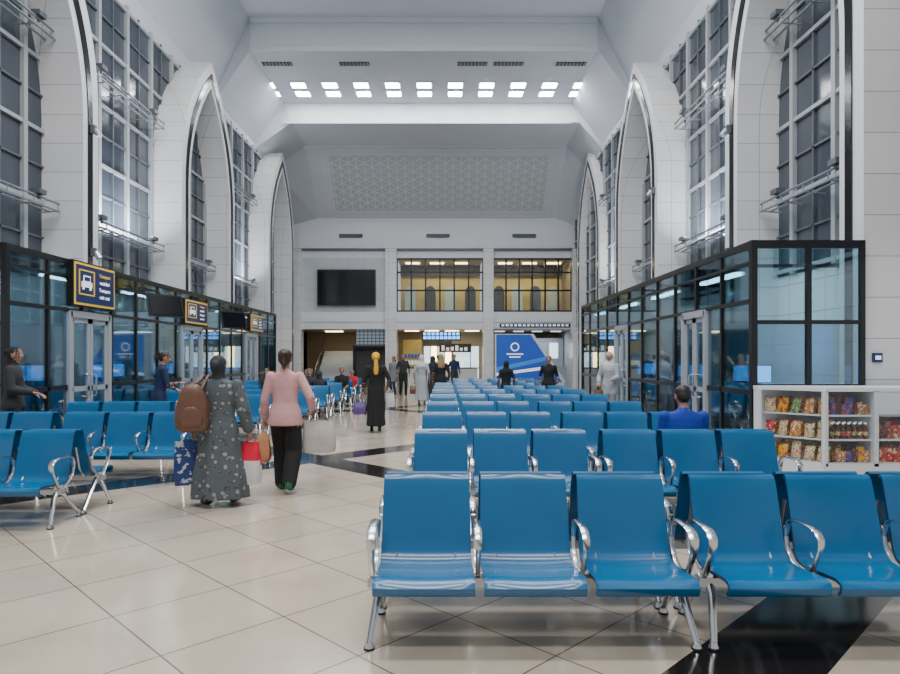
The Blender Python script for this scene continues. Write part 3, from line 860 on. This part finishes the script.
    for sd,ht in((-1,handL),(1,handR)):
        sh=U((sd*.172*w,-.003,1.375))
        if ht is None: ht=(sd*.25,.03,.88+dz)
        el,wr=ik(sh,ht,.285,.25,(sd*.45,-1,-.1))
        F.limb([tuple(sh),tuple(sh.lerp(el,.5)),tuple(el)],[.060+armw*.3,.053+armw*.7,.047+armw],'arm',T)
        F.limb([tuple(el),tuple(el.lerp(wr,.4)),tuple(el.lerp(wr,.92))],[.047+armw,.044+armw,.034+armw],'arm',T)
        F.limb([tuple(el),tuple(el.lerp(wr,.35)),tuple(wr)],[.038,.037,.026],'skin',T)
        out['L' if sd<0 else 'R']=(wr,(wr-el).normalized(),sd)
    sk='skin'
    F.ell((0,-.004,1.600),(.073,.088,.095),sk,TH); F.ell((0,.022,1.555),(.056,.068,.072),sk,TH); F.ell((0,.05,1.515),(.03,.03,.025),sk,TH)
    F.ell((0,.096,1.578),(.012,.016,.02),sk,TH); F.ell((0,.088,1.60),(.009,.012,.028),sk,TH)
    for sd in(-1,1): F.ell((sd*.077,-.004,1.583),(.012,.02,.032),sk,TH)
    if head=='short':
        F.ell((0,-.018,1.632),(.087,.099,.083),'hair',TH); F.ell((0,-.045,1.59),(.079,.066,.082),'hair',TH)
    elif head=='bun':
        F.ell((0,-.018,1.630),(.087,.098,.085),'hair',TH); F.ell((0,-.05,1.59),(.078,.062,.082),'hair',TH)
        F.ell((0,-.13,1.645),(.046,.044,.044),'hair',TH); F.limb([(0,-.12,1.62),(.01,-.15,1.53),(.015,-.13,1.46)],[.03,.026,.010],'hair',TH)
    elif head=='long':
        F.ell((0,-.018,1.628),(.088,.098,.087),'hair',TH)
        F.ring([(0,-.05,1.62,.087,.062,0),(0,-.06,1.5,.09,.055,.02),(0,-.085,1.40,.10,.045,.04),(0,-.10,1.28,.085,.03,.05)],'hair',TH,k=6)
    elif head=='hijab':
        F.ell((0,-.02,1.606),(.093,.096,.108),'scarf',TH)
        F.ring([(0,-.02,1.60,.093,.09,0),(0,-.015,1.52,.084,.082,0),(0,-.005,1.46,.10,.085,0),(0,-.005,1.41,.155,.112,.02),(0,-.005,1.34,.178,.125,.03),(0,-.01,1.30,.176,.122,.04)],'scarf',TU,k=5)
        F.ell((0,.03,1.59),(.062,.074,.08),sk,TH)
    elif head=='scarfwrap':
        F.ell((0,-.02,1.612),(.095,.10,.104),'scarf',TH); F.ell((0,-.03,1.56),(.082,.078,.07),'scarf',TH)
        F.ell((0,-.115,1.60),(.05,.045,.05),'scarf',TH)
        F.ring([(0,-.015,1.54,.07,.07,0),(0,-.01,1.47,.074,.072,.02),(0,-.01,1.45,.085,.08,.03)],'scarf',TU,k=5)
        F.ell((0,.03,1.59),(.062,.074,.08),sk,TH)
    elif head=='turban':
        F.ell((0,-.02,1.63),(.094,.102,.088),'scarf',TH); F.ell((0,-.055,1.59),(.08,.07,.07),'scarf',TH)
        F.ell((0,-.12,1.60),(.045,.04,.04),'scarf',TH)
        F.ring([(0,-.115,1.59,.03,.02,0),(0,-.14,1.48,.045,.018,.1),(0,-.145,1.36,.055,.018,.1),(0,-.14,1.24,.05,.014,.1)],'scarf',TH,k=4)
    labs=['skin','top','bottom','shoe','hair','scarf','arm']
    mats=[M[skin],M[top],M[bottom],M[shoe],M[hair],M[scarf],M[arm]]
    me=bpy.data.meshes.new('tmp'); me.from_pydata([tuple(v) for v in F.v],[],F.f)
    o=bpy.data.objects.new('tmp',me); COL.objects.link(o)
    md=o.modifiers.new('r','REMESH'); md.mode='VOXEL'; md.voxel_size=vox; md.adaptivity=0
    sm=o.modifiers.new('s','SMOOTH'); sm.factor=.5; sm.iterations=3
    dg=bpy.context.evaluated_depsgraph_get(); dg.update()
    m2=bpy.data.meshes.new_from_object(o.evaluated_get(dg))
    bpy.data.objects.remove(o); bpy.data.meshes.remove(me)
    kd=kdtree.KDTree(len(F.v))
    for i,v in enumerate(F.v): kd.insert(v,i)
    kd.balance()
    m2.materials.clear()
    for mt in mats: m2.materials.append(mt)
    idx=[]
    for p in m2.polygons:
        _,i,_=kd.find(p.center); idx.append(labs.index(F.l[i]))
    m2.polygons.foreach_set('material_index',idx)
    D=MB(); D.mats=list(mats)
    sk=M[skin]; res={}
    for key,(wr,d,sd) in out.items():
        hand(D,wr,d,Vector((-sd,0,0)) if abs(d.z)>.6 else Vector((0,0,-1)),1 if sd>0 else -1,curl,T,sk,s)
        res[key]=T(wr+d*.10); res[key+'w']=T(wr)
    for sd in(-1,1):
        D.ell(TH((sd*.029,.082,1.602)),(.013*s,.013*s,.008*s),'eyew',8,6); D.ell(TH((sd*.029,.0935,1.602)),(.006*s,.006*s,.006*s),'black',8,6)
        D.ell(TH((sd*.029,.084,1.622)),(.017*s,.009*s,.004*s),hair,8,5)
    D.ell(TH((0,.0855,1.548)),(.022*s,.010*s,.007*s),'skinlip',8,5)
    dm=D.mesh('d',True)
    bm=bmesh.new(); bm.from_mesh(m2); bm.from_mesh(dm)
    fm=bpy.data.meshes.new(name)
    bm.to_mesh(fm); bm.free()
    for mt in D.mats: fm.materials.append(mt)
    fm.polygons.foreach_set('use_smooth',[True]*len(fm.polygons)); fm.update()
    bpy.data.meshes.remove(m2); bpy.data.meshes.remove(dm)
    ob=bpy.data.objects.new(name,fm); COL.objects.link(ob)
    res['T']=T; res['U']=TU
    return res

def shopping_bag(name,hp,w,d,h,mat,drop=.16,rz=0,band=None,flare=.9,handle=None):
    b=MB(); m=Matrix.Rotation(rz,3,'Z'); top=hp.z-drop; cx,cy=hp.x,hp.y
    n=8; vs=[];fs=[];seg=20
    for i in range(n):
        t=i/(n-1); z=top-h*t
        f=flare+(1-flare)*math.sin(min(1,t*1.3)*math.pi/2)
        if i==n-1: f*=.93
        for j in range(seg):
            a=2*math.pi*j/seg; c_,s_=math.cos(a),math.sin(a)
            u=math.copysign(abs(c_)**.45,c_); v=math.copysign(abs(s_)**.45,s_)
            dd=d*(.35+.65*min(1,t*2.2))
            p=m@Vector((u*w/2*f,v*dd/2*f*(1+.08*math.sin(5*a+i)),0)); vs.append((cx+p.x,cy+p.y,z))
    for i in range(n-1):
        for j in range(seg):
            j2=(j+1)%seg; fs.append((i*seg+j,i*seg+j2,(i+1)*seg+j2,(i+1)*seg+j))
    k1=len(fs)//2
    b.add(vs,fs[:k1],mat); b.add(vs,fs[k1:],band or mat); b.add(vs,[[(n-1)*seg+j for j in range(seg)]],band or mat)
    hk=handle or mat
    for sgn in(-1,1):
        pts=[]
        for i in range(9):
            t=i/8; p=m@Vector(((t-.5)*w*.55,sgn*d*.15*(1-math.sin(t*math.pi)),0))
            zz=top-.01+(drop+.005)*math.sin(t*math.pi)**.7
            pts.append((cx+p.x*(1-.55*math.sin(t*math.pi)),cy+p.y,zz))
        b.tube(pts,.007,hk,6)
    return b.obj(name,True)
def plastic_bag(name,hp,w,h,mat):
    b=MB(); seg=18; vs=[];fs=[]
    prof=[(0,.012),(.06,.02),(.13,.04),(.25,.32),(.42,.42),(.65,.5),(.85,.48),(.96,.36),(1,.15)]
    for i,(t,r) in enumerate(prof):
        for j in range(seg):
            a=2*math.pi*j/seg; f=1+.08*math.sin(4*a+i*.9)+.05*math.sin(7*a)
            vs.append((hp.x+r*w*math.cos(a)*f,hp.y+r*w*.6*math.sin(a)*f,hp.z+.01-h*t))
    for i in range(len(prof)-1):
        for j in range(seg):
            j2=(j+1)%seg; fs.append((i*seg+j,i*seg+j2,(i+1)*seg+j2,(i+1)*seg+j))
    fs.append([(len(prof)-1)*seg+j for j in range(seg)]); fs.append(list(range(seg)))
    b.add(vs,fs,mat); return b.obj(name,True)
def backpack(name,c,w,d,h,mat,rz,strap,top=.18):
    b=MB(); m=Matrix.Rotation(rz,3,'Z')
    def blob(cc,w,d,h,n=12,seg=24,tp=.6,cr=0):
        vs=[];fs=[]
        for i in range(n+1):
            th=math.pi*i/n; zz=math.copysign(abs(math.cos(th))**.6,math.cos(th)); rr=max(.02,math.sin(th)**.5)
            for j in range(seg):
                a=2*math.pi*j/seg;c_,s_=math.cos(a),math.sin(a)
                tw=(1-top*max(0,zz)+.05*max(0,-zz))*(1+cr*math.sin(3*a+4*zz)+cr*.6*math.sin(7*a-3*zz))
                p=m@Vector((math.copysign(abs(c_)**tp,c_)*w/2*rr*tw,math.copysign(abs(s_)**tp,s_)*d/2*rr,0)); vs.append((cc[0]+p.x,cc[1]+p.y,cc[2]+zz*h/2))
        for i in range(n):
            for j in range(seg):
                j2=(j+1)%seg; fs.append((i*seg+j,(i+1)*seg+j,(i+1)*seg+j2,i*seg+j2))
        b.add(vs,fs,mat)
    blob(c,w,d,h,cr=.035)
    p=m@Vector((0,-d*.42,0)); blob((c[0]+p.x,c[1]+p.y,c[2]-h*.16),w*.7,d*.35,h*.42)
    for sgn in(-1,1):
        q=m@Vector((sgn*w*.22,d*.3,0)); st=(c[0]+q.x,c[1]+q.y,c[2]+h*.40)
        e=Vector(strap)+m@Vector((sgn*.03,0,0))
        b.tube([st,(e.x-.0,e.y-.07,e.z+.0),(e.x,e.y,e.z+.035),(e.x,e.y+.09,e.z-.02),(e.x,e.y+.13,e.z-.2)],.016,mat,6,flat=.4)
    return b.obj(name,True)

r=person('woman_in_floral_dress',-2.40,6.9,-4,1.58,top='floral',bottom='floral',legs='dress',head='scarfwrap',scarf='scarfteal',
   footL=(-.09,-.16,.12),footR=(.10,.17,.085),handL=(-.31,.0,.86),handR=(.33,.06,.84),wid=1.26,dresshem=.09,skirtR=.26,vox=.011,curl=.75,armw=.03)
shopping_bag('shopping_bag',r['L']+Vector((-.04,-.03,0)),.28,.17,.46,'bluebag',drop=.03,rz=R(20))
shopping_bag('shopping_bag',r['R'],.22,.15,.44,'redbag',drop=.05,rz=R(-10),band='whitec',flare=.8)
p=r['T'](Vector((-.20,-.235,1.12))); q=r['U']((-.15,-.02,1.44))
backpack('leather_shoulder_bag',p,.34,.19,.50,'leather',R(10),q,top=.42)
r=person('woman_in_pink_blazer',-1.88,7.65,2,1.66,top='pink',bottom='blackc',hair='hairbrn',head='bun',footL=(-.07,.13,.085),footR=(.09,-.20,.135),
   handL=(-.27,.06,.86),handR=(.30,.14,.98),hem=.79,hemw=1.0,wide=.03,vox=.011,curl=.8,shoe='green',armw=.008)
plastic_bag('plastic_carrier_bag',r['L'],.19,.44,'orangebag')
p=r['R'].copy(); shopping_bag('tote_bag',p+Vector((.08,-.03,.06)),.40,.16,.38,'creambag',drop=.15,rz=R(12),handle='leather')
r=person('woman_in_yellow_headscarf',-1.47,13.8,8,1.68,top='blackc',bottom='blackc',legs='dress',head='turban',scarf='yellow',
   footL=(-.08,.15,.085),footR=(.08,-.1,.1),handL=(-.27,.05,.86),handR=(.26,.16,.98),vox=.014,dresshem=.14,skirtR=.2,curl=.7)
shopping_bag('handbag',r['L']+Vector((-.05,-.03,0)),.28,.16,.26,'purple',drop=.12)
shopping_bag('paper_bag',r['R']+Vector((.06,0,0)),.22,.12,.30,'whitec',drop=.1,rz=R(30))
r=person('woman_in_black_coat',-.13,20.5,10,1.70,top='blackc',bottom='blackc',head='long',hair='hairbld',footL=(-.08,.15,.085),footR=(.08,-.15,.12),hem=.5,hemw=1.05,vox=.018)
r=person('woman_in_white_headscarf',-.76,21.3,-10,1.68,top='lgrey',bottom='grey',legs='dress',head='hijab',scarf='whitec',vox=.018,dresshem=.2)
shopping_bag('handbag',r['L']+Vector((-.04,0,0)),.26,.14,.26,'leather',drop=.12)
person('woman_in_dark_abaya',-.42,22.6,0,1.66,top='darkgrey',bottom='blackc',legs='dress',head='hijab',scarf='darkgrey',vox=.02,dresshem=.1)
person('man_in_dark_suit',-1.75,27.2,190,1.76,top='darkgrey',bottom='blackc',footL=(-.1,.1,.085),footR=(.1,-.1,.1),vox=.02)
person('woman_in_grey_coat',-2.2,27.8,150,1.66,top='grey',bottom='navy',head='long',vox=.02,hem=.6)
person('man_in_white_shirt',-.3,29.5,10,1.74,top='whitec',bottom='navy',vox=.02)
person('man_in_navy_jacket',.4,28.2,200,1.75,top='navy',bottom='darkgrey',vox=.02)
r=person('woman_in_grey_tunic',3.95,15.6,150,1.72,top='lgrey',bottom='grey',head='hijab',scarf='whitec',footL=(-.1,.0,.085),footR=(.1,.05,.085),
   handL=(-.12,.28,1.05),handR=(.2,.22,.98),hem=.7,hemw=1.0,vox=.016,pitch=12,armw=.012)
shopping_bag('handbag',r['R'],.24,.12,.24,'leather',drop=.12)
person('woman_in_dark_jacket',-6.36,9.58,-70,1.72,top='darkgrey',bottom='darkgrey',head='scarfwrap',scarf='blackc',handR=(.15,.25,1.05),handL=(-.15,.26,1.02),hem=.82,hemw=1.0,vox=.014,pitch=15,armw=.02,wid=1.1)
person('woman_in_navy_dress',-5.2,11.85,-60,1.68,top='navy',bottom='navy',legs='dress',head='bun',handR=(.10,.33,1.12),handL=(-.14,.30,1.0),lean=6,pitch=14,vox=.014,dresshem=.2)
person('woman_in_black_headscarf',1.72,18.3,5,1.50,top='blackc',bottom='blackc',legs='dress',head='hijab',scarf='blackc',vox=.018,dresshem=.1)
person('man_in_black_jacket',2.92,18.3,170,1.64,top='blackc',bottom='darkgrey',vox=.018,hem=.85)
def sit(nm,x,yp,far=True,H=1.7,**k):
    yy=yp+.40-.02 if far else yp-.40+.02
    return person(nm,x,yy,0 if far else 180,H,seated=True,hz=.50,handL=(-.13,.30,.60),handR=(.13,.30,.60),**k)
sit('man_in_blue_shirt',2.52,6.45,True,1.68,top='royal',bottom='blackc',vox=.012,wid=1.2,lean=4,pitch=16,armw=.014)
sit('seated_woman_in_black',-3.4,17.2,True,1.64,top='blackc',head='hijab',scarf='darkgrey',vox=.018)
sit('seated_man_in_grey',-3.95,19.35,False,1.7,top='darkgrey',vox=.018)
sit('seated_man_in_black',-3.35,21.5,False,1.7,top='blackc',vox=.02)
sit('seated_woman_in_navy',-4.5,21.5,False,1.62,top='navy',head='long',vox=.02)
sit('seated_boy_in_red',-3.32,23.65,False,1.55,top='red',vox=.02)
sit('seated_man_in_dark_shirt',-5.2,19.35,False,1.7,top='darkgrey',vox=.02)
backpack('travel_backpack',(3.02,6.80,.60),.26,.16,.40,'black',0,(3.02,6.88,.78))

# ------------------------------------------------------------ lights
def area(name,loc,sx,sy,e,col=(1,.985,.965),rot=(0,0,0)):
    l=bpy.data.lights.new(name,'AREA'); l.shape='RECTANGLE'; l.size=sx; l.size_y=sy; l.energy=e; l.color=col
    o=bpy.data.objects.new(name,l); COL.objects.link(o); o.location=loc; o.rotation_euler=rot
for y in(-3,3.5,10,16.5): area('ceiling_lamp',(XC,y,14.25),9,1.2,1120)
for side in(-1,1):
    X=(XL if side<0 else XR)-side*0.45
    for y in (17,26.5):
        area('vault_floodlight',(X-side*.12,y,5.05),.3,2.6,160,col=(.9,.95,1),rot=(0,R(180+side*38),0))
area('cafe_lamp',(0,39,3.1),3,1.5,70,(1,.85,.6)); area('upper_room_lamp',(0,37.6,7.0),4,1,80,(1,.85,.5)); area('upper_room_lamp',(4.8,37.6,7.0),4,1,80,(1,.85,.5))
area('stair_lamp',(-6,38.5,3.1),2,1,25,(1,.85,.6)); area('check_in_lamp',(5,38,3.1),3,1,50,(.9,.95,1))
w=bpy.data.worlds.new('world'); SC.world=w; w.use_nodes=True
bg=w.node_tree.nodes['Background']; bg.inputs[0].default_value=(.88,.94,1,1); bg.inputs[1].default_value=.6
